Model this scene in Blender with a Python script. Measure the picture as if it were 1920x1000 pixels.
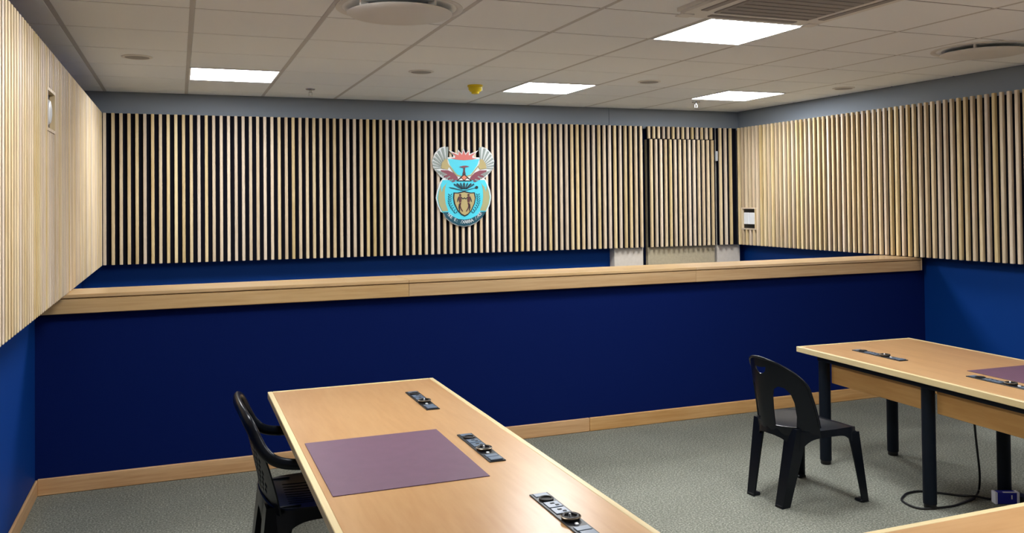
import bpy, bmesh, math, random
from mathutils import Vector, Matrix
from mathutils.geometry import delaunay_2d_cdt, tessellate_polygon

for o in list(bpy.data.objects):
    bpy.data.objects.remove(o, do_unlink=True)
SC = bpy.context.scene
COL = SC.collection
RND = random.Random(7)

# ------------------------------------------------------------------ camera
F = 1.54                      # height of the lens above the carpet
f, yaw, pit, rol, py = 1615.5, .3696, .017, -.0105, 350.0
fw = Vector((math.sin(yaw)*math.cos(pit), math.cos(yaw)*math.cos(pit), math.sin(pit)))
rt0 = Vector((math.cos(yaw), -math.sin(yaw), 0)); up0 = rt0.cross(fw)
rt = rt0*math.cos(rol)+up0*math.sin(rol); up = -rt0*math.sin(rol)+up0*math.cos(rol)
cd = bpy.data.cameras.new('camera'); cam = bpy.data.objects.new('camera', cd); COL.objects.link(cam)
cd.sensor_fit = 'HORIZONTAL'; cd.sensor_width = 36.0; cd.lens = f/1920*36
cd.shift_y = -(500-py)/1920
cd.clip_start = .02
M = Matrix((rt, up, -fw)).transposed().to_4x4(); M.translation = Vector((0, 0, F))
cam.matrix_world = M
SC.camera = cam

# ------------------------------------------------------------------ world, exposure
w = bpy.data.worlds.new('world'); SC.world = w; w.use_nodes = True
w.node_tree.nodes['Background'].inputs[0].default_value = (.5, .55, .6, 1)
w.node_tree.nodes['Background'].inputs[1].default_value = .05
SC.view_settings.view_transform = 'Standard'; SC.view_settings.look = 'None'
SC.view_settings.gamma = 1; SC.view_settings.use_curve_mapping = False
SC.view_settings.exposure = 1.55
LAMP = 14.0                   # strength of the lit ceiling panels

# ------------------------------------------------------------------ materials
def srgb(r, g, b):
    def c(v):
        v /= 255
        return v/12.92 if v <= .04045 else ((v+.055)/1.055)**2.4
    return (c(r), c(g), c(b), 1)

def mat(name, col, rough=.5, metal=0, spec=.5, bump=0, bscale=200, var=0, vscale=6, coat=0):
    m = bpy.data.materials.new(name); m.use_nodes = True
    nt = m.node_tree; b = nt.nodes['Principled BSDF']
    b.inputs['Base Color'].default_value = col
    b.inputs['Roughness'].default_value = rough
    b.inputs['Metallic'].default_value = metal
    b.inputs['Specular IOR Level'].default_value = spec
    if coat: b.inputs['Coat Weight'].default_value = coat; b.inputs['Coat Roughness'].default_value = .25
    tc = nt.nodes.new('ShaderNodeTexCoord')
    if var:
        n = nt.nodes.new('ShaderNodeTexNoise'); n.inputs['Scale'].default_value = vscale; n.inputs['Detail'].default_value = 4
        nt.links.new(tc.outputs['Object'], n.inputs['Vector'])
        r = nt.nodes.new('ShaderNodeValToRGB')
        r.color_ramp.elements[0].position = .3; r.color_ramp.elements[1].position = .7
        r.color_ramp.elements[0].color = tuple(c*(1-var) for c in col[:3])+(1,)
        r.color_ramp.elements[1].color = tuple(min(1, c*(1+var)) for c in col[:3])+(1,)
        nt.links.new(n.outputs[0], r.inputs[0]); nt.links.new(r.outputs[0], b.inputs['Base Color'])
    if bump:
        n = nt.nodes.new('ShaderNodeTexNoise'); n.inputs['Scale'].default_value = bscale; n.inputs['Detail'].default_value = 3
        nt.links.new(tc.outputs['Object'], n.inputs['Vector'])
        bp = nt.nodes.new('ShaderNodeBump'); bp.inputs['Strength'].default_value = bump; bp.inputs['Distance'].default_value = .003
        nt.links.new(n.outputs[0], bp.inputs['Height']); nt.links.new(bp.outputs[0], b.inputs['Normal'])
    return m

def wood(name, c1, c2, axis, rough=.4, rand=0.0, scale=9, spec=.4, squeeze=.06, figure=0, tint=1.0):
    """axis: 0,1,2 = direction of the grain; rand: brightness spread between objects"""
    m = bpy.data.materials.new(name); m.use_nodes = True
    nt = m.node_tree; b = nt.nodes['Principled BSDF']; L = nt.links.new
    b.inputs['Roughness'].default_value = rough; b.inputs['Specular IOR Level'].default_value = spec
    tc = nt.nodes.new('ShaderNodeTexCoord'); oi = nt.nodes.new('ShaderNodeObjectInfo')
    mp = nt.nodes.new('ShaderNodeMapping'); s = [1, 1, 1]; s[axis] = squeeze
    mp.inputs['Scale'].default_value = s
    cx = nt.nodes.new('ShaderNodeCombineXYZ'); mu = nt.nodes.new('ShaderNodeMath'); mu.operation = 'MULTIPLY'; mu.inputs[1].default_value = 37
    L(oi.outputs['Random'], mu.inputs[0])
    for k in range(3): L(mu.outputs[0], cx.inputs[k])
    L(cx.outputs[0], mp.inputs['Location']); L(tc.outputs['Object'], mp.inputs['Vector'])
    n1 = nt.nodes.new('ShaderNodeTexNoise'); n1.inputs['Scale'].default_value = scale; n1.inputs['Detail'].default_value = 5; n1.inputs['Distortion'].default_value = .4+figure
    n2 = nt.nodes.new('ShaderNodeTexNoise'); n2.inputs['Scale'].default_value = scale*9; n2.inputs['Detail'].default_value = 3
    L(mp.outputs[0], n1.inputs['Vector']); L(mp.outputs[0], n2.inputs['Vector'])
    mx = nt.nodes.new('ShaderNodeMix'); mx.inputs['Factor'].default_value = .4
    L(n1.outputs[0], mx.inputs['A']); L(n2.outputs[0], mx.inputs['B'])
    r = nt.nodes.new('ShaderNodeValToRGB'); r.color_ramp.elements[0].position = .36; r.color_ramp.elements[1].position = .64
    r.color_ramp.elements[0].color = c1; r.color_ramp.elements[1].color = c2
    L(mx.outputs['Result'], r.inputs[0])
    out = r.outputs[0]
    if rand:
        hs = nt.nodes.new('ShaderNodeHueSaturation')
        mr = nt.nodes.new('ShaderNodeMapRange'); mr.inputs['To Min'].default_value = 1-rand; mr.inputs['To Max'].default_value = 1+rand*.6
        L(oi.outputs['Random'], mr.inputs['Value']); L(mr.outputs[0], hs.inputs['Value'])
        m3 = nt.nodes.new('ShaderNodeMath'); m3.operation = 'MULTIPLY'; m3.inputs[1].default_value = 7.31
        m4 = nt.nodes.new('ShaderNodeMath'); m4.operation = 'FRACT'
        L(oi.outputs['Random'], m3.inputs[0]); L(m3.outputs[0], m4.inputs[0])
        mr2 = nt.nodes.new('ShaderNodeMapRange'); mr2.inputs['To Min'].default_value = 1-.3*tint; mr2.inputs['To Max'].default_value = 1+.2*tint
        L(m4.outputs[0], mr2.inputs['Value']); L(mr2.outputs[0], hs.inputs['Saturation'])
        mr3 = nt.nodes.new('ShaderNodeMapRange'); mr3.inputs['To Min'].default_value = .5-.01*tint; mr3.inputs['To Max'].default_value = .5+.008*tint
        L(m4.outputs[0], mr3.inputs['Value']); L(mr3.outputs[0], hs.inputs['Hue'])
        L(out, hs.inputs['Color']); out = hs.outputs[0]
    L(out, b.inputs['Base Color'])
    bp = nt.nodes.new('ShaderNodeBump'); bp.inputs['Strength'].default_value = .08; bp.inputs['Distance'].default_value = .002
    L(n2.outputs[0], bp.inputs['Height']); L(bp.outputs[0], b.inputs['Normal'])
    return m

def emit(name, col, s):
    m = bpy.data.materials.new(name); m.use_nodes = True; nt = m.node_tree
    b = nt.nodes['Principled BSDF']; b.inputs['Base Color'].default_value = (.9, .9, .9, 1)
    b.inputs['Emission Color'].default_value = col; b.inputs['Emission Strength'].default_value = s
    return m

def carpet():
    m = bpy.data.materials.new('carpet'); m.use_nodes = True; nt = m.node_tree; L = nt.links.new
    b = nt.nodes['Principled BSDF']; b.inputs['Roughness'].default_value = .95; b.inputs['Specular IOR Level'].default_value = .1
    tc = nt.nodes.new('ShaderNodeTexCoord')
    n = nt.nodes.new('ShaderNodeTexNoise'); n.inputs['Scale'].default_value = 110; n.inputs['Detail'].default_value = 4; n.inputs['Roughness'].default_value = .75
    n2 = nt.nodes.new('ShaderNodeTexNoise'); n2.inputs['Scale'].default_value = 2.2; n2.inputs['Detail'].default_value = 3
    L(tc.outputs['Object'], n.inputs['Vector']); L(tc.outputs['Object'], n2.inputs['Vector'])
    r = nt.nodes.new('ShaderNodeValToRGB'); e = r.color_ramp.elements
    e[0].position = .34; e[0].color = srgb(98, 100, 90); e[1].position = .7; e[1].color = srgb(206, 206, 190)
    q = e.new(.52); q.color = srgb(138, 140, 129)
    L(n.outputs[0], r.inputs[0])
    mx = nt.nodes.new('ShaderNodeMix'); mx.data_type = 'RGBA'; mx.blend_type = 'MULTIPLY'; mx.inputs['Factor'].default_value = .35
    L(r.outputs[0], mx.inputs['A']); L(n2.outputs[0], mx.inputs['B']); L(mx.outputs['Result'], b.inputs['Base Color'])
    bp = nt.nodes.new('ShaderNodeBump'); bp.inputs['Strength'].default_value = .5; bp.inputs['Distance'].default_value = .004
    L(n.outputs[0], bp.inputs['Height']); L(bp.outputs[0], b.inputs['Normal'])
    return m

M_SLAT = wood('slat_oak', srgb(194, 168, 130), srgb(228, 208, 174), 2, .45, .12, 14, squeeze=.05)
M_LEDGE = wood('ledge_oak', srgb(184, 146, 98), srgb(210, 178, 132), 0, .28, .03, 8, spec=.6, squeeze=.05, tint=.25)
M_SKIRT = wood('skirting_oak', srgb(188, 140, 84), srgb(218, 176, 122), 0, .45, .03, 8, squeeze=.05, tint=.3)
M_BEECH = wood('desk_beech', srgb(178, 134, 88), srgb(193, 152, 106), 1, .29, 0, 5, spec=.6, squeeze=.12, figure=1.2)
M_BEECHX = wood('desk_beech_across', srgb(178, 134, 88), srgb(193, 152, 106), 0, .29, 0, 5, spec=.6, squeeze=.12, figure=1.2)
M_LIP = wood('lipping_maple', srgb(206, 184, 136), srgb(222, 204, 158), 1, .35, 0, 9, squeeze=.05)
M_APRON = wood('apron_beech', srgb(196, 146, 84), srgb(216, 170, 108), 1, .45, 0, 5, squeeze=.1)
M_BLACK = mat('backing_black', (.004, .004, .008, 1), .9, spec=.1)
M_BLUE_SHADED = mat('blue_wall_shaded', (.0, .0075, .082, 1), .85, spec=.12, bump=.2, bscale=300)  # darker blue: shade on the low wall under grazing light, put into its colour
M_BLUE = mat('blue_paint', (.0, .036, .215, 1), .6, spec=.15, bump=.04, bscale=120)
M_GREY = mat('grey_paint', srgb(132, 141, 152), .6, spec=.3, bump=.05, bscale=90)
M_COLUMN = mat('column_laminate', srgb(206, 196, 184), .55, var=.05, vscale=30)
M_DOOR = mat('door_laminate', srgb(176, 164, 138), .5, var=.08, vscale=50)  # darker than the columns: shadow on the lower leaf is in the colour
M_TILE = mat('ceiling_tile', srgb(244, 247, 249), .9, spec=.15, bump=.25, bscale=160)
M_TEE = mat('tee_grey', srgb(92, 88, 86), .5)
M_TEEM = mat('main_tee_grey', srgb(196, 194, 192), .5)
M_WHITE = mat('white_enamel', srgb(224, 222, 218), .4)
M_GRILLE = mat('grille_grey', srgb(150, 146, 144), .6)
M_LAMPF = mat('lamp_frame', srgb(235, 235, 235), .4)
M_LAMP = emit('lamp_diffuser', (.96, .98, 1.0, 1), LAMP)
M_CARPET = carpet()
M_STEEL = mat('desk_leg_black', (.003, .006, .012, 1), .5, spec=.2)
M_CAP = mat('foot_cap_black', (.004, .004, .005, 1), .5)
M_MAT = mat('mauve_leather', srgb(98, 68, 88), .5, var=.06, vscale=20, bump=.1, bscale=400)
M_PLAST = mat('black_plastic', (.003, .0045, .008, 1), .28, spec=.3, bump=.05, bscale=350)
M_SOCK = mat('strip_black', (.008, .009, .012, 1), .35)
M_SOCKG = mat('strip_bluegrey', srgb(88, 104, 124), .3)
M_SOCKW = mat('strip_white', srgb(225, 228, 232), .3)
M_RING = mat('ring_bronze', srgb(120, 108, 90), .35, metal=.6)
M_YEL = mat('yellow_plastic', srgb(232, 205, 20), .35)
M_CHROME = mat('chrome', srgb(190, 190, 190), .25, metal=1)
M_CORD = mat('cord_black', (.006, .006, .007, 1), .5)
M_BOXB = mat('carton_blue', srgb(20, 30, 150), .45)
M_BOXW = mat('carton_white', srgb(225, 226, 235), .5)

# ------------------------------------------------------------------ mesh helpers
def mesh(bm, name, smooth=False):
    me = bpy.data.meshes.new(name); bm.normal_update(); bm.to_mesh(me); bm.free()
    if smooth:
        for p in me.polygons: p.use_smooth = True
    return me

def link(name, me, m=None, parent=None, loc=None):
    o = bpy.data.objects.new(name, me); COL.objects.link(o)
    if m is not None and me is not None and len(me.materials) == 0: me.materials.append(m)
    if parent is not None: o.parent = parent
    if loc is not None: o.location = loc
    return o

def obj(name, bm, m, parent=None, loc=None, smooth=False):
    return link(name, mesh(bm, name, smooth), m, parent, loc)

def thing(name, label, cat, loc=(0, 0, 0), rz=0, group=None):
    o = bpy.data.objects.new(name, None); COL.objects.link(o); o.location = loc; o.rotation_euler = (0, 0, rz)
    o.empty_display_size = .05
    o['label'] = label; o['category'] = cat
    if group: o['group'] = group
    return o

def tag(o, label, cat, group=None):
    o['label'] = label; o['category'] = cat
    if group: o['group'] = group
    return o

def struct(name, bm=None, m=None, label=None, loc=None):
    o = obj(name, bm, m, None, loc) if bm is not None else link(name, None)
    o['kind'] = 'structure'
    if label: o['label'] = label
    return o

def box(x0, x1, y0, y1, z0, z1, bev=0, seg=1, bm=None):
    b = bmesh.new()
    r = bmesh.ops.create_cube(b, size=1)
    for v in b.verts:
        v.co = Vector(((x0+x1)/2+v.co.x*(x1-x0), (y0+y1)/2+v.co.y*(y1-y0), (z0+z1)/2+v.co.z*(z1-z0)))
    if bev: bmesh.ops.bevel(b, geom=b.edges[:], offset=bev, segments=seg, affect='EDGES', profile=.5)
    if bm is None: return b
    return merge(bm, b)

def merge(bm, b):
    me = bpy.data.meshes.new('tmp'); b.to_mesh(me); b.free(); bm.from_mesh(me); bpy.data.meshes.remove(me)
    return bm

def lathe(prof, n=32, cap=True, bm=None, c=(0, 0, 0)):
    """profile of (radius, z), spun about z"""
    b = bm or bmesh.new(); rings = []
    for r, z in prof:
        rings.append([b.verts.new((c[0]+r*math.cos(2*math.pi*k/n), c[1]+r*math.sin(2*math.pi*k/n), c[2]+z)) for k in range(n)])
    for a, d in zip(rings, rings[1:]):
        for k in range(n): b.faces.new((a[k], a[(k+1) % n], d[(k+1) % n], d[k]))
    if cap:
        b.faces.new(rings[0][::-1]); b.faces.new(rings[-1])
    bmesh.ops.recalc_face_normals(b, faces=b.faces[:])
    return b

def prism(pts, y0, y1, bm=None):
    """2D polygon (x, z), extruded along y from y0 (front) to y1"""
    b = bm or bmesh.new()
    fr = [b.verts.new((x, y0, z)) for x, z in pts]; bk = [b.verts.new((x, y1, z)) for x, z in pts]
    n = len(pts); fs = []
    for t in tessellate_polygon([[Vector((x, z, 0)) for x, z in pts]]):
        try:
            fs.append(b.faces.new([fr[i] for i in t])); fs.append(b.faces.new([bk[i] for i in reversed(t)]))
        except ValueError: pass
    for k in range(n):
        fs.append(b.faces.new((fr[k], bk[k], bk[(k+1) % n], fr[(k+1) % n])))
    bmesh.ops.recalc_face_normals(b, faces=fs)
    return b

def spline(pts, sub=8):
    P = [Vector(p) for p in pts]; P = [2*P[0]-P[1]]+P+[2*P[-1]-P[-2]]; out = []
    for i in range(1, len(P)-2):
        a, b, c, d = P[i-1:i+3]
        for k in range(sub):
            t = k/sub
            out.append(.5*((2*b)+(c-a)*t+(2*a-5*b+4*c-d)*t*t+(3*b-3*c+d-a)*t**3))
    out.append(P[-2]); return out

def sweep(path, sec, bm=None, upv=Vector((0, 0, 1)), scale=None):
    """sweep a closed 2D section (side, up) along a path"""
    b = bm or bmesh.new(); rings = []; n = len(path)
    for i, p in enumerate(path):
        t = (path[min(i+1, n-1)]-path[max(i-1, 0)]).normalized()
        u = upv
        if abs(t.dot(u)) > .95: u = Vector((1, 0, 0))
        s = t.cross(u).normalized(); u2 = s.cross(t)
        k = scale(i/(n-1)) if scale else 1
        rings.append([b.verts.new(p+s*a*k+u2*c*k) for a, c in sec])
    m = len(sec)
    for a, d in zip(rings, rings[1:]):
        for k in range(m): b.faces.new((a[k], a[(k+1) % m], d[(k+1) % m], d[k]))
    b.faces.new(rings[0][::-1]); b.faces.new(rings[-1])
    bmesh.ops.recalc_face_normals(b, faces=b.faces[:])
    return b

def circ(r, n=8): return [(r*math.cos(2*math.pi*k/n), r*math.sin(2*math.pi*k/n)) for k in range(n)]

def loft(secs, bm=None):
    b = bm or bmesh.new(); rings = [[b.verts.new(p) for p in s] for s in secs]; m = len(secs[0])
    for a, d in zip(rings, rings[1:]):
        for k in range(m): b.faces.new((a[k], a[(k+1) % m], d[(k+1) % m], d[k]))
    for r in (rings[0][::-1], rings[-1]):
        for t in tessellate_polygon([[v.co for v in r]]):
            try: b.faces.new([r[i] for i in t])
            except ValueError: pass
    bmesh.ops.recalc_face_normals(b, faces=b.faces[:])
    return b

def inside(p, poly):
    x, y = p; c = False; n = len(poly)
    for i in range(n):
        x1, y1 = poly[i]; x2, y2 = poly[i-1]
        if (y1 > y) != (y2 > y) and x < (x2-x1)*(y-y1)/(y2-y1)+x1: c = not c
    return c

def resample(poly, step):
    out = []
    for i in range(len(poly)):
        a = Vector(poly[i-1]); b = Vector(poly[i]); n = max(1, int((b-a).length/step))
        for k in range(n): out.append(tuple(a+(b-a)*(k/n)))
    return out

def shell(outline, holes, step, fn, thick):
    """flat outline with holes, filled with a triangle net, bent by fn(u,v), given thickness"""
    loops = [resample(outline, step)]+[resample(h, step*.8) for h in holes]
    pts = []; edges = []
    for lp in loops:
        s = len(pts); pts += lp; edges += [(s+i, s+(i+1) % len(lp)) for i in range(len(lp))]
    edge_pts = list(pts)
    us = [p[0] for p in outline]; vs = [p[1] for p in outline]
    u = min(us)+step*.5
    while u < max(us):
        v = min(vs)+step*.5
        while v < max(vs):
            if inside((u, v), outline) and not any(inside((u, v), h) for h in holes) and \
               min((u-a)**2+(v-c)**2 for a, c in edge_pts) > (step*.45)**2: pts.append((u, v))
            v += step
        u += step
    V, E, FF, *_ = delaunay_2d_cdt([Vector(p) for p in pts], edges, [], 0, 1e-6)
    b = bmesh.new(); vv = [b.verts.new(fn(p.x, p.y)) for p in V]
    for t in FF:
        c = sum((V[i] for i in t), Vector((0, 0)))/len(t)
        if len(t) == 3 and abs((V[t[1]]-V[t[0]]).cross(V[t[2]]-V[t[0]])) < step*step*.01: continue
        if inside(c, outline) and not any(inside(c, h) for h in holes):
            try: b.faces.new([vv[i] for i in t])
            except ValueError: pass
    for v in [v for v in b.verts if not v.link_faces]: b.verts.remove(v)
    bmesh.ops.recalc_face_normals(b, faces=b.faces[:])
    b.normal_update(); vs0 = b.verts[:]; fs0 = b.faces[:]
    mate = {v: b.verts.new(v.co-v.normal*thick) for v in vs0}
    be = [(e.verts[0], e.verts[1]) for e in b.edges if len(e.link_faces) == 1]
    for fc in fs0: b.faces.new([mate[v] for v in reversed(fc.verts)])
    for v0, v1 in be: b.faces.new((v0, v1, mate[v1], mate[v0]))
    bmesh.ops.recalc_face_normals(b, faces=b.faces[:])
    return b

def edgesplit(o, ang=40):
    for p in o.data.polygons: p.use_smooth = True
    md = o.modifiers.new('split', 'EDGE_SPLIT'); md.split_angle = math.radians(ang)

# ------------------------------------------------------------------ room shell
H = .9015+F                   # ceiling
XL, XR, YB, YF = -.715, 5.52, 7.60, -1.6
YM = 5.21                     # face of the low blue wall
ZT, ZB = .728+F, -.469+F      # top and bottom of the slats
struct('floor', box(XL-.1, XR+.1, YF-.1, YB+.1, -.06, 0), M_CARPET)
struct('wall_back', box(XL-.1, XR+.1, YB, YB+.1, 0, H+.1), M_BLUE)
struct('wall_left', box(XL-.1, XL, YF, YB, 0, H+.1), M_BLUE)
struct('wall_right', box(XR, XR+.1, YF, YB, 0, H+.1), M_BLUE)
struct('wall_front', box(XL-.1, XR+.1, YF-.1, YF, 0, H+.1), M_WHITE)
struct('wall_middle', box(XL, XR, YM, YM+.24, 0, -.58+F), M_BLUE_SHADED)

# grey bulkheads above the slats: two pieces on the back wall with an open joint, one on the right wall
struct('trim_1', box(XL, 3.928, 7.5, YB, ZT-.02, H), M_GREY)
struct('trim_2', box(3.932, XR, 7.5, YB, ZT-.02, H), M_GREY)
struct('trim_3', box(5.436, XR, YF, 7.5, ZT-.02, H), M_GREY)
# grey panelled columns on both sides of the door
struct('trim_4', box(3.972, 4.292, 7.5, YB, 0, ZT-.02, .002), M_COLUMN)
struct('trim_5', box(5.159, 5.436, 7.5, YB, 0, ZT-.02, .002), M_COLUMN)

# ceiling: backing, tiles, runners
ceil = struct('ceiling', box(XL, XR, YF, YB, H+.03, H+.1), M_TEE)
X0, Y0 = -.537, 7.8084
xs = [XL]+[X0+.6*c for c in range(10)]+[5.436]
ys = [7.5]+[Y0-.6*r for r in range(1, 16)]+[YF]
GX, GY = .011, .008          # half widths of the joints
lights = {(2, 2), (6, 2), (9, 2), (6, 6), (2, 7), (6, 10), (9, 10)}   # (column, row): cell right of line column-1, beyond line row+1
tile_cache = {}
def tile_mesh(sx, sy):
    k = (round(sx, 3), round(sy, 3))
    if k not in tile_cache:
        tile_cache[k] = mesh(box(-sx/2, sx/2, -sy/2, sy/2, 0, .016, .003), 'ceiling_tile')
        tile_cache[k].materials.append(M_TILE)
    return tile_cache[k]
cells = {}
for c in range(len(xs)-1):
    for r in range(len(ys)-1):
        x0, x1, y1, y0 = xs[c], xs[c+1], ys[r], ys[r+1]
        cells[(c, r)] = (x0, x1, y0, y1)
        if (c, r) in lights: continue
        sx, sy = x1-x0-2*GX, y1-y0-2*GY
        if sx < .02 or sy < .02: continue
        link('ceiling_tile', tile_mesh(sx, sy), None, ceil, ((x0+x1)/2, (y0+y1)/2, H))
for x in xs[1:-1]:
    obj('main_runner', box(x-.012, x+.012, YF, 7.5, H+.0008, H+.03), M_TEEM, ceil)
for y in ys[1:-1]:
    obj('cross_runner', box(XL, 5.436, y-.012, y+.012, H+.003, H+.026), M_TEE, ceil)

# skirtings
bs = struct('baseboard_middle')
for a, b in ((XL+.012, 2.549), (2.551, XR-.012)):
    obj('board', box(a, b, YM-.016, YM, 0, .09, .004), M_SKIRT, bs)
struct('baseboard_left', box(XL, XL+.014, YF, YM-.001, 0, .085, .004), wood('skirting_oak_along', srgb(188, 140, 84), srgb(218, 176, 122), 1, .45, .03, 8, squeeze=.05, tint=.3))
struct('baseboard_right', box(XR-.014, XR, YF, YM-.001, 0, .085, .004), bpy.data.materials['skirting_oak_along'])

# ------------------------------------------------------------------ slat claddings
SW, SD = .024, .028            # slat width and depth
def slat_mesh(dx, dy, h):
    return mesh(box(-dx/2, dx/2, -dy/2, dy/2, -h/2, h/2, .0028), 'slat')
def put(me, parent, x, y, z):
    link('slat', me, M_SLAT, parent, (x, y, z))
HS = ZT-ZB; ZM = (ZT+ZB)/2
back = thing('slat_cladding', 'wide back wall cladding of pale upright wood slats over black backing behind the emblem', 'wall cladding', (2.4, 7.5, ZB))
def local(o, bm_or_co): return bm_or_co
def pobj(name, x0, x1, y0, y1, z0, z1, m, p, bev=0):
    """box part given in room coordinates, stored relative to its thing"""
    L = p.location
    return obj(name, box(x0-L.x, x1-L.x, y0-L.y, y1-L.y, z0-L.z, z1-L.z, bev), m, p)
def pput(me, p, x, y, z):
    L = p.location; put(me, p, x-L.x, y-L.y, z-L.z)
pobj('backing_board', -.553, 4.288, 7.468, 7.5, ZB, ZT, M_BLACK, back)
pobj('backing_board', 4.34, 5.126, 7.468, 7.5, .605+F, ZT, M_BLACK, back)
pobj('backing_board', 5.159, 5.384, 7.468, 7.5, ZB, ZT, M_BLACK, back)
sm = slat_mesh(SW, SD, HS); YS = 7.44+SD/2
k = -1
while -.478+.0577*k < 4.28:
    pput(sm, back, -.478+.0577*k+(-.004 if k < 0 else 0), YS, ZM); k += 1
smh = slat_mesh(SW, SD, .122)
for i in range(14): pput(smh, back, 4.345+.0557*i, YS, ZT-.061)
for x in (5.178, 5.240, 5.302): pput(sm, back, x, YS, ZM)

left = thing('slat_cladding', 'left wall cladding of pale upright wood slats seen edge on', 'wall cladding', (XL, 4, ZB))
pobj('backing_board', XL+.004, -.581, -1.0, 7.468, ZB, ZT, M_BLACK, left)
sl = slat_mesh(SD, SW, HS)
right = thing('slat_cladding', 'right wall cladding of upright wood slats with the double switch opening', 'wall cladding', (XR, 4, ZB))
pobj('backing_board', 5.388, XR-.004, -1.0, 7.468, ZB, ZT-.021, M_BLACK, right)

def side_slats(p, xc, pitch, y_first, opening):
    ya, yb, za, zb = opening
    y = y_first
    top = slat_mesh(SD, SW, ZT-zb); low = slat_mesh(SD, SW, za-ZB)
    while y > -1.0:
        if ya < y < yb:
            pput(top, p, xc, y, (ZT+zb)/2); pput(low, p, xc, y, (za+ZB)/2)
        else: pput(sl, p, xc, y, ZM)
        y -= pitch
OPL = (4.40, 4.66, .345+F, .545+F)
OPR = (7.13, 7.36, -.312+F, -.088+F)
side_slats(left, -.581+SD/2, .0577, 7.395, OPL)
side_slats(right, 5.360+SD/2, .0595, 7.405, OPR)

# switch in a wood-lined opening of the right cladding
def lined_opening(p, x_face, x_back, o):
    ya, yb, za, zb = o; t = .014
    pobj('opening_liner', min(x_face, x_back), max(x_face, x_back), ya, yb, zb-t, zb, M_SLAT, p)
    pobj('opening_liner', min(x_face, x_back), max(x_face, x_back), ya, yb, za, za+t, M_SLAT, p)
    pobj('opening_liner', min(x_face, x_back), max(x_face, x_back), ya, ya+t, za+t, zb-t, M_SLAT, p)
    pobj('opening_liner', min(x_face, x_back), max(x_face, x_back), yb-t, yb, za+t, zb-t, M_SLAT, p)
lined_opening(right, 5.358, 5.388, OPR)
lined_opening(left, -.551, -.581, OPL)
sw = thing('wall_switch', 'double white switch on black plate in the right slat wall', 'switch', (5.388, 7.245, -.2+F))
pobj('black_plate', 5.380, 5.388, 7.146, 7.344, -.297+F, -.103+F, M_CAP, sw)
for y0 in (7.160, 7.250): pobj('rocker', 5.366, 5.380, y0, y0+.082, -.258+F, -.14+F, M_SOCKW, sw, .004)
sw = thing('wall_switch', 'small white rounded control on the left slat wall', 'switch', (-.581, 4.53, .44+F))
pobj('black_plate', -.581, -.574, 4.418, 4.642, .36+F, .53+F, M_CAP, sw)
o = obj('control_plate', lathe([(.058, 0), (.06, .008), (.052, .018), (.03, .022)], 24), M_SOCKW, sw, (.007, 0, 0)); o.rotation_euler = (0, math.pi/2, 0)
edgesplit(o)

# ------------------------------------------------------------------ slatted door
door = struct('door_1', label='slatted door with grey lower leaf set into the back cladding')
obj('door_leaf', box(4.343, 5.123, 7.492, 7.54, .02, .602+F, .002), M_DOOR, door)
obj('backing_board', box(4.343, 5.123, 7.466, 7.492, ZB, .602+F), M_BLACK, door)
smd = slat_mesh(SW, SD, .600+F-ZB)
for i in range(14): link('slat', smd, M_SLAT, door, (4.362+.0549*i, YS-.010, (.600+F+ZB)/2))
o = obj('lock_cylinder', lathe([(.011, 0), (.011, .02), (.006, .022)], 16), M_CHROME, door, (4.325, 7.57, -.186+F)); o.rotation_euler = (math.pi/2, 0, 0)
obj('jamb_gap_strip', box(4.300, 4.343, 7.565, 7.6, .02, .6+F), mat('jamb_gap_shade', (.004, .005, .02, 1), .5), door)  # shade of the recessed jamb gap, put in as a near-black strip
obj('door_hinge', box(5.134, 5.146, 7.45, 7.49, .39+F, .49+F, .002), M_SOCKW, door)

# ------------------------------------------------------------------ ledge on the low wall
lg = thing('wall_ledge', 'long pale wood ledge capping the low dark blue wall', 'ledge', (2.4, YM, -.58+F))
joints = (-.70, 1.313, 3.364, 5.425)
for a, b in zip(joints, joints[1:]):
    pobj('fascia_board', a+.0007, b-.0007, 5.15, 5.172, -.576+F, -.499+F, M_LEDGE, lg, .0015)
    pobj('top_board', a+.0007, b-.0007, 5.146, 5.50, -.494+F, -.474+F, M_LEDGE, lg, .003)
pobj('core', -.70, 5.425, 5.172, 5.49, -.58+F, -.494+F, M_APRON, lg)
pobj('end_board', 5.426, 5.44, 5.15, 5.49, -.576+F, -.476+F, M_LEDGE, lg, .003)

# ------------------------------------------------------------------ coat of arms on the slats
em = thing('wall_emblem', 'coat of arms plaque with winged bird and cyan shield on the back slats', 'emblem', (2.41, 7.44, .126+F))
def ex(x): return (x-420)*.000836
def ez(y): return -(y-508)*.000797
LY = .0025
def eprism(name, pts, lay, m, mirror=False, th=LY):
    for s in ((1, -1) if mirror else (1,)):
        P = [(s*ex(x), ez(y)) for x, y in pts]
        obj(name, prism(P, -.012-lay*LY, -.012-lay*LY+th), m, em)
EM = {k: mat('emblem_'+k, srgb(*[c*.92 for c in v]), .5) for k, v in dict(white=(232, 236, 236), cyan=(72, 214, 236), red=(214, 108, 100), crimson=(134, 62, 78),
      grey=(150, 162, 156), gold=(186, 168, 112), sand=(172, 170, 122), teal=(0, 74, 92), dark=(14, 30, 40), black=(16, 14, 20), brown=(84, 36, 40), orange=(228, 130, 96)).items()}
half = [(420, 62), (396, 118), (358, 75), (352, 124), (250, 80), (306, 140), (300, 160), (240, 162), (226, 100), (212, 38), (150, 60), (98, 118), (68, 200), (74, 268), (98, 310),
        (138, 356), (164, 388), (186, 398), (150, 450), (120, 536), (106, 620), (124, 705), (158, 778), (184, 790), (214, 852), (280, 908), (350, 940), (420, 950)]
full = half+[(840-x, y) for x, y in half[-2:0:-1]]
obj('backing_plate', prism([(ex(x), ez(y)) for x, y in full], -.0145, 0), EM['white'], em)
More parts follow.
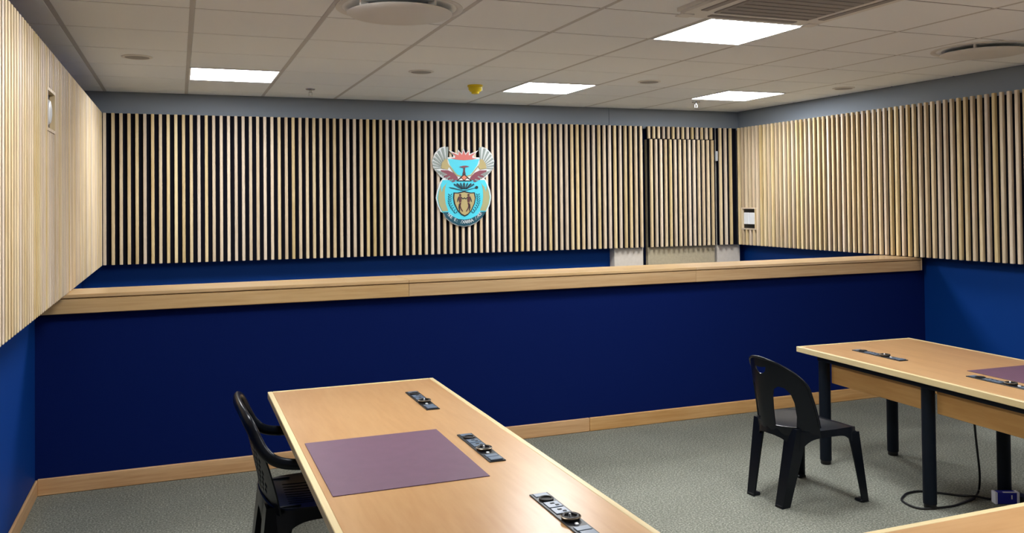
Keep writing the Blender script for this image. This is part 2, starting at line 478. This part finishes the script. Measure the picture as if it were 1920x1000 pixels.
body = [(182, 420), (160, 470), (132, 545), (118, 620), (136, 700), (170, 775), (230, 845), (300, 890), (420, 925)]
body = body+[(840-x, y) for x, y in body[-2::-1]]
eprism('cyan_field', body, 2, EM['cyan'])
eprism('cyan_field', [(242, 182), (330, 186), (420, 192), (510, 186), (598, 182), (575, 250), (520, 330), (470, 380), (420, 392), (370, 380), (320, 330), (265, 250)], 2, EM['cyan'])
eprism('rising_sun', [(420, 78), (402, 136), (364, 96), (362, 140), (280, 104), (325, 148), (322, 170), (268, 172), (330, 188), (420, 196), (510, 188), (572, 172), (518, 170), (515, 148), (560, 104), (478, 140), (476, 96), (438, 136)], 3, EM['red'])
# upper fan feathers
import math as _m
for s in (1, -1):
    for i in range(8):
        a0 = math.radians(84+i*13.6); a1 = a0+math.radians(9.5)
        c = (228, 280); r0, r1 = 70, (226-5*i if i < 5 else 206-14*(i-5))
        r1 = [232, 224, 206, 190, 176, 164, 156, 146][i]
        pts = [(c[0]+r*math.cos(a), c[1]-r*math.sin(a)) for r, a in ((r0, a0), (r1, a0+.02), (r1+4, (a0+a1)/2), (r1-3, a1-.02), (r0, a1))]
        obj('fan_feather', prism([(s*ex(x), ez(y)) for x, y in pts], -.012-3*LY, -.012-2*LY), EM['grey'], em)
eprism('fan_shoulder', [(206, 182), (234, 184), (240, 230), (258, 262), (238, 300), (162, 288), (172, 230)], 4, EM['gold'], True)
# red wings of the bird with tipped feathers
eprism('bird_wing', [(158, 308), (240, 310), (300, 338), (345, 385), (354, 414), (306, 422), (250, 410), (200, 376), (170, 342)], 4, EM['crimson'], True)
for i in range(9):
    t = i/8
    bx, by = 168+t*140, 322+t*98-14*math.sin(t*3.14)+8
    tx, ty = 104+t*176, 308+t*128+math.sin(t*3.14)*14
    eprism('wing_feather', [(bx, by-4), (tx, ty-3), (tx+4, ty+7), (bx+12, by+7)], 4.5, EM['crimson' if i in (4, 6, 8) else 'grey'], True)
eprism('wing_trim', [(248, 262), (262, 258), (340, 356), (400, 376), (396, 386), (332, 370)], 3, EM['sand'], True)
# body and head
eprism('bird_breast', [(330, 432), (420, 348), (510, 432)], 5, EM['black'])
eprism('breast_diamond', [(420, 366), (450, 392), (420, 420), (390, 392)], 6, EM['orange'])
eprism('breast_patch', [(352, 424), (388, 402), (410, 424)], 6, EM['white'], True)
eprism('bird_neck', [(400, 360), (412, 318), (414, 284), (432, 282), (432, 318), (440, 360)], 4, EM['brown'])
eprism('bird_head', [(364, 270), (410, 258), (440, 256), (484, 266), (440, 276), (420, 284), (396, 278)], 5, EM['crimson'])
# protea leaves
for dx, tw in ((0, 0), (38, 14), (76, 34), (108, 62)):
    eprism('protea_leaf', [(420+dx*.25-7, 522), (420+dx-9, 458+tw*.12), (420+dx+3, 446+tw*.2), (420+dx+9, 462+tw*.2), (420+dx*.25+8, 524)], 4, EM['teal' if dx % 76 else 'dark'], dx > 0)
# spear and knobkierie
eprism('spear', [(250, 500), (300, 506), (420, 540), (420, 546), (290, 518), (262, 512)], 4, EM['teal'])
eprism('club', [(420, 540), (545, 506), (548, 512), (420, 547)], 4, EM['dark'])
eprism('club_head', [(562+17*math.cos(k*.524), 504+17*math.sin(k*.524)) for k in range(12)], 5, EM['dark'])
# shield with two figures
sh = [(300, 560), (345, 562), (420, 544), (495, 562), (540, 560), (552, 620), (540, 690), (505, 765), (462, 815), (424, 834), (386, 815), (340, 765), (306, 690), (294, 620)]
eprism('shield_rim', sh, 4, EM['dark'])
eprism('shield', [(423+(x-423)*.90, 688+(y-688)*.90) for x, y in sh], 5, EM['gold'])
figs = [[(360, 580), (378, 576), (388, 592), (376, 606), (362, 600)],
        [(352, 606), (384, 606), (388, 640), (384, 672), (362, 674), (354, 640)],
        [(384, 610), (404, 628), (424, 616), (426, 624), (404, 640), (384, 624)],
        [(352, 610), (340, 640), (336, 668), (344, 670), (352, 640)],
        [(364, 678), (384, 678), (376, 712), (384, 740), (404, 774), (396, 780), (372, 744), (360, 712)],
        [(356, 690), (368, 700), (366, 730), (370, 770), (362, 774), (352, 736)]]
for i, p in enumerate(figs): eprism('figure_piece', p, 6, EM['brown' if i in (0, 1, 4) else 'dark'], True)
# wheat ears
for i in range(9):
    y = 588+i*25; x = 262-8*math.sin(i*.3)+max(0, i-3)**1.55*5.2
    for d, tl in ((-1, -9), (1, 5)):
        eprism('wheat_grain', [(x, y+12), (x+d*16, y-2), (x+d*22, y-14), (x+d*10, y-10)], 4, EM['teal'], True)
# tusks
eprism('tusk', [(230, 452), (214, 478), (204, 530), (202, 610), (212, 690), (240, 770), (176, 772), (140, 700), (126, 620), (136, 550), (160, 480), (162, 520), (170, 560), (186, 500)], 3, EM['sand'], True)
# motto band with lettering
outer = [(186+0, 782), (216, 842), (282, 894), (350, 926), (420, 936), (490, 926), (558, 894), (624, 842), (654, 782), (672, 782)]
band = [(184, 782), (216, 846), (282, 898), (350, 930), (420, 940), (490, 930), (558, 898), (624, 846), (668, 782), (610, 782), (560, 826), (490, 860), (420, 870), (350, 860), (280, 826), (236, 782)]
eprism('motto_band', band, 4, EM['teal'])
motto = '!KE E: /XARRA //KE'
def glyph(ch):
    cu = bpy.data.curves.new('letter', 'FONT'); cu.body = ch; cu.size = .042; cu.align_x = 'CENTER'; cu.extrude = .0008
    t = bpy.data.objects.new('letter', cu); COL.objects.link(t)
    bpy.context.view_layer.update()
    dg = bpy.context.evaluated_depsgraph_get(); me = bpy.data.meshes.new_from_object(t.evaluated_get(dg))
    bpy.data.objects.remove(t, do_unlink=True)
    return me
for i, ch in enumerate(motto):
    if ch == ' ': continue
    a = math.radians(-55+110*(i+.5)/len(motto))      # along an arc about the centre of the field
    R = 262
    x, y = 421+R*.93*math.sin(a), 652+R*math.cos(a)
    o = link('letter', glyph(ch), EM['white'], em, (ex(x), -.012-5*LY, ez(y)))
    o.rotation_euler = Matrix.Rotation(-a*.72, 3, 'Y').to_euler()
    o.rotation_euler = (Matrix.Rotation(-a*.72, 3, 'Y') @ Matrix.Rotation(math.pi/2, 3, 'X')).to_euler()

# ------------------------------------------------------------------ ceiling fittings
def ceiling_light(cell, label, group=None):
    x0, x1, y0, y1 = cells[cell]
    t = thing('ceiling_light', label, 'light', ((x0+x1)/2, (y0+y1)/2, H), 0, group)
    sx, sy = (x1-x0)/2-.008, (y1-y0)/2-.008
    bm = bmesh.new()
    for a in ((-sx, sx, -sy, -sy+.012), (-sx, sx, sy-.012, sy), (-sx, -sx+.012, -sy+.012, sy-.012), (sx-.012, sx, -sy+.012, sy-.012)):
        box(*a, -.004, .018, bm=bm)
    obj('frame', bm, M_LAMPF, t)
    obj('diffuser', box(-sx+.012, sx-.012, -sy+.012, sy-.012, -.002, .012), M_LAMP, t)
ceiling_light((6, 6), 'large bright square ceiling light next to the air conditioner', None)
ceiling_light((2, 2), 'bright ceiling light panel above the left part of the slat wall', None)
ceiling_light((6, 2), 'bright ceiling light panel beside the yellow detector', None)
ceiling_light((9, 2), 'bright ceiling light panel nearest the right corner', None)
ceiling_light((2, 7), 'bright ceiling light panel over the left desk, nearest the left slat wall')
ceiling_light((6, 10), 'bright ceiling light panel behind the air conditioner, nearest the viewer')
ceiling_light((9, 10), 'bright ceiling light panel over the near end of the right slat wall')

def diffuser(x, y, R, label):
    t = thing('air_diffuser', label, 'air vent', (x, y, H))
    o = obj('collar', lathe([(R*1.12, .001), (R*1.12, -.004), (R*1.04, -.006), (R*.98, .004), (R*.86, .045), (R*.86, .06)], 56, False), M_WHITE, t); edgesplit(o)
    o = obj('throat', lathe([(R*.85, .0), (R*.80, .05), (R*.78, .014)], 48, False), M_BLACK, t); edgesplit(o)
    o = obj('disc', lathe([(R*.2, -.014), (R*.6, -.016), (R*.9, -.022), (R*.93, -.026), (R*.9, -.031), (R*.5, -.033)], 56), M_WHITE, t); edgesplit(o)
    for k in range(4):
        a = k*math.pi/2+.5
        o = obj('bracket', box(R*.74, R*.9, -.006, .006, -.022, .012), M_WHITE, t); o.rotation_euler = (0, 0, a)
diffuser(.963, 3.905, .262, 'round white air diffuser above the desk nearest the left wall')
diffuser(4.60, 3.86, .262, 'round white air diffuser near the right wall')

ac = thing('air_conditioner', 'square white ceiling cassette air conditioner with grey grille', 'air conditioner', (2.60, 3.12, H))
bm = box(-.41, .41, -.41, .41, -.030, .012)
bmesh.ops.bevel(bm, geom=[e for e in bm.edges if abs(e.verts[0].co.z-e.verts[1].co.z) > .01], offset=.05, segments=6, affect='EDGES')
bmesh.ops.bevel(bm, geom=[e for e in bm.edges if min(v.co.z for v in e.verts) < -.029 and max(v.co.z for v in e.verts) < -.029], offset=.012, segments=2, affect='EDGES')
o = obj('panel', bm, M_WHITE, ac); edgesplit(o)
obj('grille', box(-.27, .27, -.27, .27, -.036, -.029, .004), M_GRILLE, ac)
for i in range(9): obj('grille_bar', box(-.25, .25, -.24+i*.06-.004, -.24+i*.06+.004, -.039, -.035), M_GRILLE, ac)
for k in range(4):
    o = obj('louver', box(-.25, .25, .315, .355, -.034, -.028, .004), M_GRILLE, ac); o.rotation_euler = (0, 0, k*math.pi/2)
    o = obj('corner_cap', box(.33, .40, .33, .40, -.035, -.028, .006), M_WHITE, ac); o.rotation_euler = (0, 0, k*math.pi/2)

def speaker(x, y, label):
    t = thing('ceiling_speaker', label, 'speaker', (x, y, H))
    o = obj('rim', lathe([(.088, 0), (.088, -.004), (.076, -.008), (.070, -.006)], 32, False), M_WHITE, t); edgesplit(o)
    o = obj('mesh_face', lathe([(.074, -.001), (.073, -.006), (.01, -.008)], 32), M_GRILLE, t); edgesplit(o)
speaker(-.23, 5.68, 'round flush ceiling speaker nearest the left wall')
speaker(1.565, 5.75, 'round flush ceiling speaker before the yellow detector')
speaker(3.35, 5.73, 'round flush ceiling speaker between two light panels')
speaker(5.10, 5.60, 'round flush ceiling speaker beside the right grey bulkhead')
def sprinkler(x, y, label):
    t = thing('sprinkler', label, 'sprinkler', (x, y, H))
    o = obj('rosette', lathe([(.038, 0), (.034, -.007), (.014, -.010)], 24), M_CHROME, t); edgesplit(o)
    obj('body', lathe([(.010, -.010), (.010, -.028), (.006, -.030)], 12), M_CHROME, t)
    for s in (-1, 1): obj('frame_arm', box(s*.012-.002, s*.012+.002, -.003, .003, -.052, -.026), M_CHROME, t)
    obj('deflector', lathe([(.006, -.050), (.022, -.053), (.022, -.055), (.004, -.058)], 16), M_WHITE, t)
sprinkler(.974, 6.89, 'small sprinkler head left of the yellow detector')
sprinkler(4.467, 6.80, 'small sprinkler head in front of the corner light panel')
t = thing('smoke_detector', 'yellow capped smoke detector on the ceiling', 'smoke detector', (2.148, 6.312, H))
o = obj('base', lathe([(.060, 0), (.060, -.012), (.054, -.016)], 32), M_YEL, t); edgesplit(o)
o = obj('cap', lathe([(.054, -.014), (.052, -.034), (.040, -.050), (.032, -.052), (.028, -.066), (.012, -.070)], 32), M_YEL, t); edgesplit(o)
obj('clip', box(.030, .056, -.012, .012, -.045, -.018, .003), M_SOCKW, t)

# ------------------------------------------------------------------ desks
TT = .654                     # desk top height
def desk(label, loc, rz, wid, length, socket_side, legs, socks, along=True):
    """local frame: x across, y = distance from the far end (negative = nearer)"""
    d = thing('desk', label, 'desk', loc, rz)
    lw = .022
    obj('top', box(lw, wid-lw, -length+lw, -lw, TT-.030, TT, .001), M_BEECH if along else M_BEECHX, d)
    for a in ((0, lw, -length, 0), (wid-lw, wid, -length, 0), (lw, wid-lw, -lw, 0), (lw, wid-lw, -length, -length+lw)):
        obj('edge_lipping', box(*a, TT-.031, TT+.0004, .002), M_LIP, d)
    lx0, lx1 = legs['x']; ysl = legs['y']
    for y in ysl:
        for x in (lx0, lx1):
            o = obj('leg', lathe([(.0325, .024), (.0325, TT-.062)], 20), M_STEEL, d, (x, y, 0)); edgesplit(o)
            c = obj('foot_cap', lathe([(.026, 0), (.029, .004), (.029, .024)], 16), M_CAP, o); edgesplit(c)
    # steel rails below the top
    for x in (lx0, lx1): obj('rail', box(x-.022, x+.022, ysl[-1]-.033, ysl[0]+.033, TT-.062, TT-.032), M_STEEL, d)
    for y in ysl: obj('rail', box(min(lx0, lx1)+.022, max(lx0, lx1)-.022, y-.02, y+.02, TT-.062, TT-.032), M_STEEL, d)
    ax = lx0+(.03 if lx1 > lx0 else -.03)
    for y1, y0 in zip(ysl, ysl[1:]):
        obj('modesty_panel', box(ax-.009, ax+.009, y0+.034, y1-.034, .47, TT-.064, .002), M_APRON, d)
    for sy in socks[1]:
        power_strip(d, socks[0], sy, along)
    return d

def power_strip(d, x, y, along=True):
    p = link('power_strip', mesh(box(-.030, .030, -.185, .185, 0, .004, .0015), 'power_strip'), M_SOCK, d, (x, y, TT))
    def sub(n, b, m, loc=(0, 0, 0), sm=False):
        o = obj(n, b, m, p, loc)
        if sm: edgesplit(o)
    sub('end_plate', box(-.022, .022, .15, .178, .004, .006, .001), M_SOCKG)
    sub('round_port', lathe([(.022, .004), (.022, .009), (.016, .010), (.014, .006)], 20), M_CAP, (0, .125, 0), True)
    sub('usb_plate', box(-.022, .022, .052, .098, .004, .0065, .001), M_SOCKG)
    sub('usb_plate', box(-.022, .022, 0, .046, .004, .0065, .001), M_SOCKG)
    for yy in (.082, .066, .03, .014): sub('data_port', box(-.006 if yy in (.082, .03) else .004, .006 if yy in (.082, .03) else .014, yy-.004, yy+.004, .0065, .0075), M_CAP)
    sub('socket_body', lathe([(.028, .004), (.029, .012), (.026, .015), (.020, .015), (.018, .009)], 6), M_CAP, (0, -.045, 0), False)
    sub('socket_ring', lathe([(.0285, .011), (.0295, .0130), (.027, .0148), (.026, .012)], 24, False), M_RING, (0, -.045, 0), True)
    sub('earth_pin', lathe([(.0035, .008), (.0035, .017), (.001, .019)], 10), M_SOCKW, (0, -.040, 0), True)
    sub('rocker_switch', box(-.008, .002, -.098, -.086, .004, .009, .001), M_SOCKW)
    sub('label_plate', box(-.022, .022, -.135, -.106, .004, .0065, .001), M_SOCKG)
    sub('socket_lid', box(-.022, .022, -.178, -.143, .004, .008, .001), M_SOCKG)

desk('beech desk in front of the left chair with three power strips', (.388, 4.214, 0), 0, .806, 3.1, 'r',
     dict(x=(.765, .30), y=[-.18, -.95, -1.75, -2.55]), (.622, [-.466, -1.262, -1.985]))
desk('beech desk by the right wall beside the empty armless chair', (3.440, 4.206, 0), math.radians(-2.2), .846, 2.3, 'l',
     dict(x=(.060, .545), y=[-.175, -.945, -1.56, -2.13]), (.235, [-.42, -1.222]))
d3 = desk('beech desk at the bottom right corner running across the view', (3.35, 1.806, 0), math.radians(-90), .78, 1.8, 'l',
     dict(x=(.70, .2), y=[-.12, -.9, -1.68]), (.66, [-1.0]), True)

def desk_mat(label, loc, rz, x0, x1, y0, y1):
    t = tag(obj('desk_mat', box(x0, x1, y0, y1, 0, .0022, .001), M_MAT, None, loc), label, 'desk mat', 'mauve leather desk mats')
    t.rotation_euler = (0, 0, rz)
desk_mat('mauve leather writing mat on the left desk', (.388, 4.214, TT+.0005), 0, .042, .545, -1.583, -.963)
desk_mat('mauve leather writing mat cut by the right frame edge', (3.440, 4.206, TT+.0005), math.radians(-2.2), .322, .80, -1.56, -.935)

# ------------------------------------------------------------------ plastic chairs
def plan_leg(tx, ty, fx, fy, sx, sy, zt, a_top, a_foot, th=.008):
    """corner leg of L section, flanges running inwards (-sx, -sy) from the outer corner"""
    secs = []
    for i in range(6):
        t = i/5; z = zt*(1-t); x = tx+(fx-tx)*t; y = ty+(fy-ty)*t; a = a_top+(a_foot-a_top)*t**.7
        ax = a; ay = a
        P = [(0, 0), (-ax, 0), (-ax, -th), (-th, -th), (-th, -ay), (0, -ay)]
        secs.append([Vector((x+sx*p, y+sy*q, z)) for p, q in P])
    return loft(secs)

def chair_armless(label, loc, rz):
    c = thing('plastic_chair', label, 'chair', loc, rz)
    SZ = .385
    # back: arch outline in (y, z), bent round the sitter
    def halfw(z):
        if z < .56: return .213-.05*(z-.36)*(z-.36)/.04*.25
        t = (z-.56)/(.735-.56); return .2005*math.sqrt(max(0, 1-t*t)) if t < 1 else 0
    zz = [.350, .40, .45, .50, .56, .60, .63, .66, .685, .705, .718, .727, .732]
    rightp = [(halfw(z), z) for z in zz]
    outline = rightp+[(0, .735)]+[(-a, z) for a, z in reversed(rightp)]
    hole = [(.052, .395), (.142, .395), (.148, .45), (.146, .52), (.136, .565), (.115, .592), (.090, .597), (.068, .580), (.058, .54), (.054, .47)]
    slot = [(.040, .690), (.034, .668), (.018, .654), (0, .650), (-.018, .654), (-.034, .668), (-.040, .690), (-.02, .686), (0, .684), (.02, .686)]
    def bend(y, z):
        k = (z-.36)/.375
        return Vector((-.175-.055*k+.15*(abs(y)/.213)**2.1, y, z))
    o = obj('backrest', shell(outline, [hole, [(-a, b) for a, b in hole], slot], .018, bend, .007), M_PLAST, c); edgesplit(o, 50)
    # rolled rim along the top of the arch
    rim = [bend(y, z)+Vector((-.002, 0, 0)) for y, z in resample(outline, .02) if z > .37]
    rim = [bend(a, z) for a, z in rightp[1:]]+[bend(0, .735)]+[bend(-a, z) for a, z in reversed(rightp[1:])]
    o = obj('back_rim', sweep(spline(rim, 3), circ(.0065, 8), upv=Vector((1, 0, 0))), M_PLAST, c); edgesplit(o, 60)
    # seat
    so = [(-.135, -.110), (-.095, -.165), (-.035, -.205), (.06, -.222), (.17, -.222), (.205, -.212), (.218, -.18), (.226, -.09), (.228, 0)]
    so = so+[(x, -y) for x, y in so[-2::-1]]+[(-.168, .06), (-.178, 0), (-.168, -.06)]
    def seat(x, y):
        d = max(0, 1-(x/.22)**2)*max(0, 1-(y/.22)**2)
        return Vector((x, y, SZ-.016*d-(.012 if x > .19 else 0)*(x-.19)/.03))
    o = obj('seat', shell(so, [], .022, seat, .006), M_PLAST, c); edgesplit(o, 50)
    corners = [(.205, -.205), (.205, .205), (-.115, -.14), (-.115, .14)]
    bm = bmesh.new(); rs = resample(so, .012); top = []; low = []; inn = []
    for x, y in rs:
        dist = min(math.hypot(x-a, y-b) for a, b in corners)
        h = .034+.075*math.exp(-(dist/.05)**1.6); p = seat(x, y)
        top.append(bm.verts.new(p+Vector((0, 0, -.002)))); low.append(bm.verts.new((x*1.01, y*1.01, p.z-h)))
    for i in range(len(rs)): bm.faces.new((top[i-1], top[i], low[i], low[i-1]))
    n_ = len(rs)
    it = [bm.verts.new((v.co.x*.975, v.co.y*.975, v.co.z)) for v in top]; il = [bm.verts.new((v.co.x*.975, v.co.y*.975, v.co.z)) for v in low]
    for i in range(n_):
        bm.faces.new((it[i], it[i-1], il[i-1], il[i])); bm.faces.new((top[i], top[i-1], it[i-1], it[i])); bm.faces.new((low[i-1], low[i], il[i], il[i-1]))
    bmesh.ops.recalc_face_normals(bm, faces=bm.faces[:])
    o = obj('seat_apron', bm, M_PLAST, c); edgesplit(o, 50)
    for s in (-1, 1):
        for nm, a in (('leg', (.222, s*.222, .262, s*.240, 1, s, SZ-.03, .075, .040)), ('leg', (-.128, s*.158, -.205, s*.130, -1, s, SZ+.005, .085, .052))):
            o = obj(nm, plan_leg(*a), M_PLAST, c); edgesplit(o, 50)
            x, y = a[2], a[3]
            obj('foot', box(min(x, x-a[4]*.05), max(x, x-a[4]*.05), min(y, y-s*.05), max(y, y-s*.05), 0, .016, .005), M_PLAST, o)
    return c
chair_armless('black armless plastic chair with arched back standing beside the right desk', (2.975, 3.665, 0), math.radians(4))

def chair_arms(label, loc, rz):
    c = thing('plastic_chair', label, 'chair', loc, rz)
    SZ = .385
    rightp = [(.215, .36), (.225, .45), (.232, .55), (.228, .63), (.212, .70), (.18, .748), (.13, .774), (.06, .785)]
    outline = rightp+[(0, .788)]+[(-a, z) for a, z in reversed(rightp)]
    def bend(y, z):
        k = (z-.36)/.44
        return Vector((-.195-.095*max(0, k)**1.2+.055*(1-.75*max(0, k))*(abs(y)/.23)**2, y, z if z < .62 else .62+(z-.62)*.84))
    holes = []
    for r in range(13):
        for q in range(-5, 6):
            y = q*.034+(.017 if r % 2 else 0); z = .44+r*.024
            if abs(y) < .165-.0*r and (abs(y) < .12 or z < .70):
                holes.append([(y-.011, z), (y, z-.015), (y+.011, z), (y, z+.015)])
    o = obj('backrest', shell(outline, holes, .02, bend, .006), M_PLAST, c); edgesplit(o, 50)
    def arm(t):
        return [bend(t*.231, .665), Vector((-.205, t*.240, .615)), Vector((-.165, t*.248, .580)), Vector((-.10, t*.258, .563)), Vector((.02, t*.264, .556)), Vector((.14, t*.262, .555)), Vector((.195, t*.252, .535)), Vector((.216, t*.240, .47)), Vector((.224, t*.232, .37))]
    up_ = [(.229, .70), (.212, .745), (.18, .772), (.13, .789), (.06, .785)]
    rim = arm(1)[::-1]+[bend(.222, .715), bend(.205, .75), bend(.165, .769), bend(.09, .785), bend(0, .788), bend(-.09, .785), bend(-.165, .769), bend(-.205, .75), bend(-.222, .715)]+arm(-1)
    path = spline(rim, 5)
    b = bmesh.new(); rings = []
    for i, p in enumerate(path):                       # rounded band: broad face keeps looking outwards
        t = (path[min(i+1, len(path)-1)]-path[max(i-1, 0)]).normalized()
        out = Vector((-.25 if p.z > .68 else 0, p.y*4, 0)).normalized() if abs(p.y) > .14 else Vector((-1, 0, .2)).normalized()
        s_ = (out-t*out.dot(t)).normalized(); u_ = s_.cross(t)
        rings.append([b.verts.new(p+s_*.013*math.cos(q*math.pi/5)+u_*.021*math.sin(q*math.pi/5)) for q in range(10)])
    for r0, r1 in zip(rings, rings[1:]):
        for q in range(10): b.faces.new((r0[q], r0[(q+1) % 10], r1[(q+1) % 10], r1[q]))
    b.faces.new(rings[0]); b.faces.new(rings[-1][::-1]); bmesh.ops.recalc_face_normals(b, faces=b.faces[:])
    o = obj('arm_rim', b, M_PLAST, c); edgesplit(o, 60)
    so = [(-.19, -.13), (-.17, -.18), (-.10, -.215), (.06, -.225), (.18, -.215), (.212, -.18), (.22, -.08), (.222, 0)]
    so = so+[(x, -y) for x, y in so[-2::-1]]+[(-.2, .07), (-.203, 0), (-.2, -.07)]
    slots = [[(-.10, y-.006), (.14, y-.006), (.146, y), (.14, y+.006), (-.10, y+.006), (-.106, y)] for y in [k*.03 for k in range(-4, 5)]]
    def seat(x, y):
        d = max(0, 1-(x/.22)**2)*max(0, 1-(y/.225)**2)
        return Vector((x, y, SZ-.02*d+(.03*((-.12-x)/.08)**2 if x < -.12 else 0)))
    o = obj('seat', shell(so, slots, .022, seat, .006), M_PLAST, c); edgesplit(o, 50)
    corners = [(.20, -.2), (.20, .2), (-.18, -.17), (-.18, .17)]
    bm = bmesh.new(); rs = resample(so, .012); top = []; low = []
    for x, y in rs:
        dist = min(math.hypot(x-a, y-b) for a, b in corners)
        h = .05+.11*math.exp(-(dist/.075)**1.8); p = seat(x, y)
        top.append(bm.verts.new(p+Vector((0, 0, -.002)))); low.append(bm.verts.new((x*1.01, y*1.01, SZ-h)))
    for i in range(len(rs)): bm.faces.new((top[i-1], top[i], low[i], low[i-1]))
    n_ = len(rs)
    it = [bm.verts.new((v.co.x*.975, v.co.y*.975, v.co.z)) for v in top]; il = [bm.verts.new((v.co.x*.975, v.co.y*.975, v.co.z)) for v in low]
    for i in range(n_):
        bm.faces.new((it[i], it[i-1], il[i-1], il[i])); bm.faces.new((top[i], top[i-1], it[i-1], it[i])); bm.faces.new((low[i-1], low[i], il[i], il[i-1]))
    bmesh.ops.recalc_face_normals(bm, faces=bm.faces[:])
    o = obj('seat_apron', bm, M_PLAST, c); edgesplit(o, 50)
    for s in (-1, 1):
        for a in ((.225, s*.226, .235, s*.238, 1, s, SZ-.02, .075, .045), (-.195, s*.185, -.235, s*.205, -1, s, SZ, .13, .06)):
            o = obj('leg', plan_leg(*a), M_PLAST, c); edgesplit(o, 50)
            x, y = a[2], a[3]
            obj('foot', box(min(x, x-a[4]*.05), max(x, x-a[4]*.05), min(y, y-s*.05), max(y, y-s*.05), 0, .016, .005), M_PLAST, o)
    return c
chair_arms('black plastic armchair with lattice back pushed under the left desk', (.50, 3.58, 0), 0)

# ------------------------------------------------------------------ things on the floor at the right
Z = .006
cp = [(3.66, 3.20, .60), (3.695, 3.20, .45), (3.73, 3.215, .30), (3.80, 3.26, .13), (3.84, 3.30, .03), (3.80, 3.285, Z), (3.741, 3.258, Z), (3.641, 3.235, Z), (3.55, 3.225, Z), (3.40, 3.26, Z), (3.40, 3.37, Z), (3.47, 3.43, Z), (3.53, 3.455, Z),
      (3.598, 3.449, Z), (3.666, 3.393, Z), (3.732, 3.325, Z), (3.77, 3.262, .016), (3.83, 3.225, Z), (3.90, 3.255, Z), (3.99, 3.23, Z)]
tag(obj('power_cable', sweep(spline(cp, 8), circ(.0055, 8)), M_CORD, None, None, True), 'black power cable hanging from the right desk and looping on the carpet', 'cable')
b = thing('carton', 'small blue and white carton lying on the carpet by a desk leg', 'box', (3.862, 3.165, 0), math.radians(-24))
obj('sleeve', box(-.047, .047, -.02, .02, .001, .058, .002), M_BOXB, b)
for s in (-1, 1): obj('end_stripe', box(min(s*.047, s*.060), max(s*.047, s*.060), -.0205, .0205, 0, .059, .002), M_BOXW, b)
obj('top_stripe', box(-.02, .047, -.0205, -.008, .058, .0595), M_BOXW, b)
obj('logo_mark', box(.018, .024, -.0212, -.02, .026, .046), M_BOXW, b)
t = thing('power_adapter', 'black power adapter on the carpet between the two cartons', 'adapter', (3.955, 3.15, 0), math.radians(20))
obj('case', box(-.036, .036, -.025, .025, 0, .032, .005, 2), M_CORD, t)
obj('strain_relief', sweep([Vector((.034, 0, .016)), Vector((.05, 0, .015))], circ(.005, 8)), M_CORD, t)
t = thing('carton', 'small white carton on the carpet at the right frame edge', 'box', (4.06, 3.13, 0), math.radians(8))
obj('sleeve', box(-.05, .05, -.03, .03, 0, .04, .003), M_BOXW, t)
obj('lid_flap', box(-.048, .048, -.028, .028, .0402, .0415), M_WHITE, t)
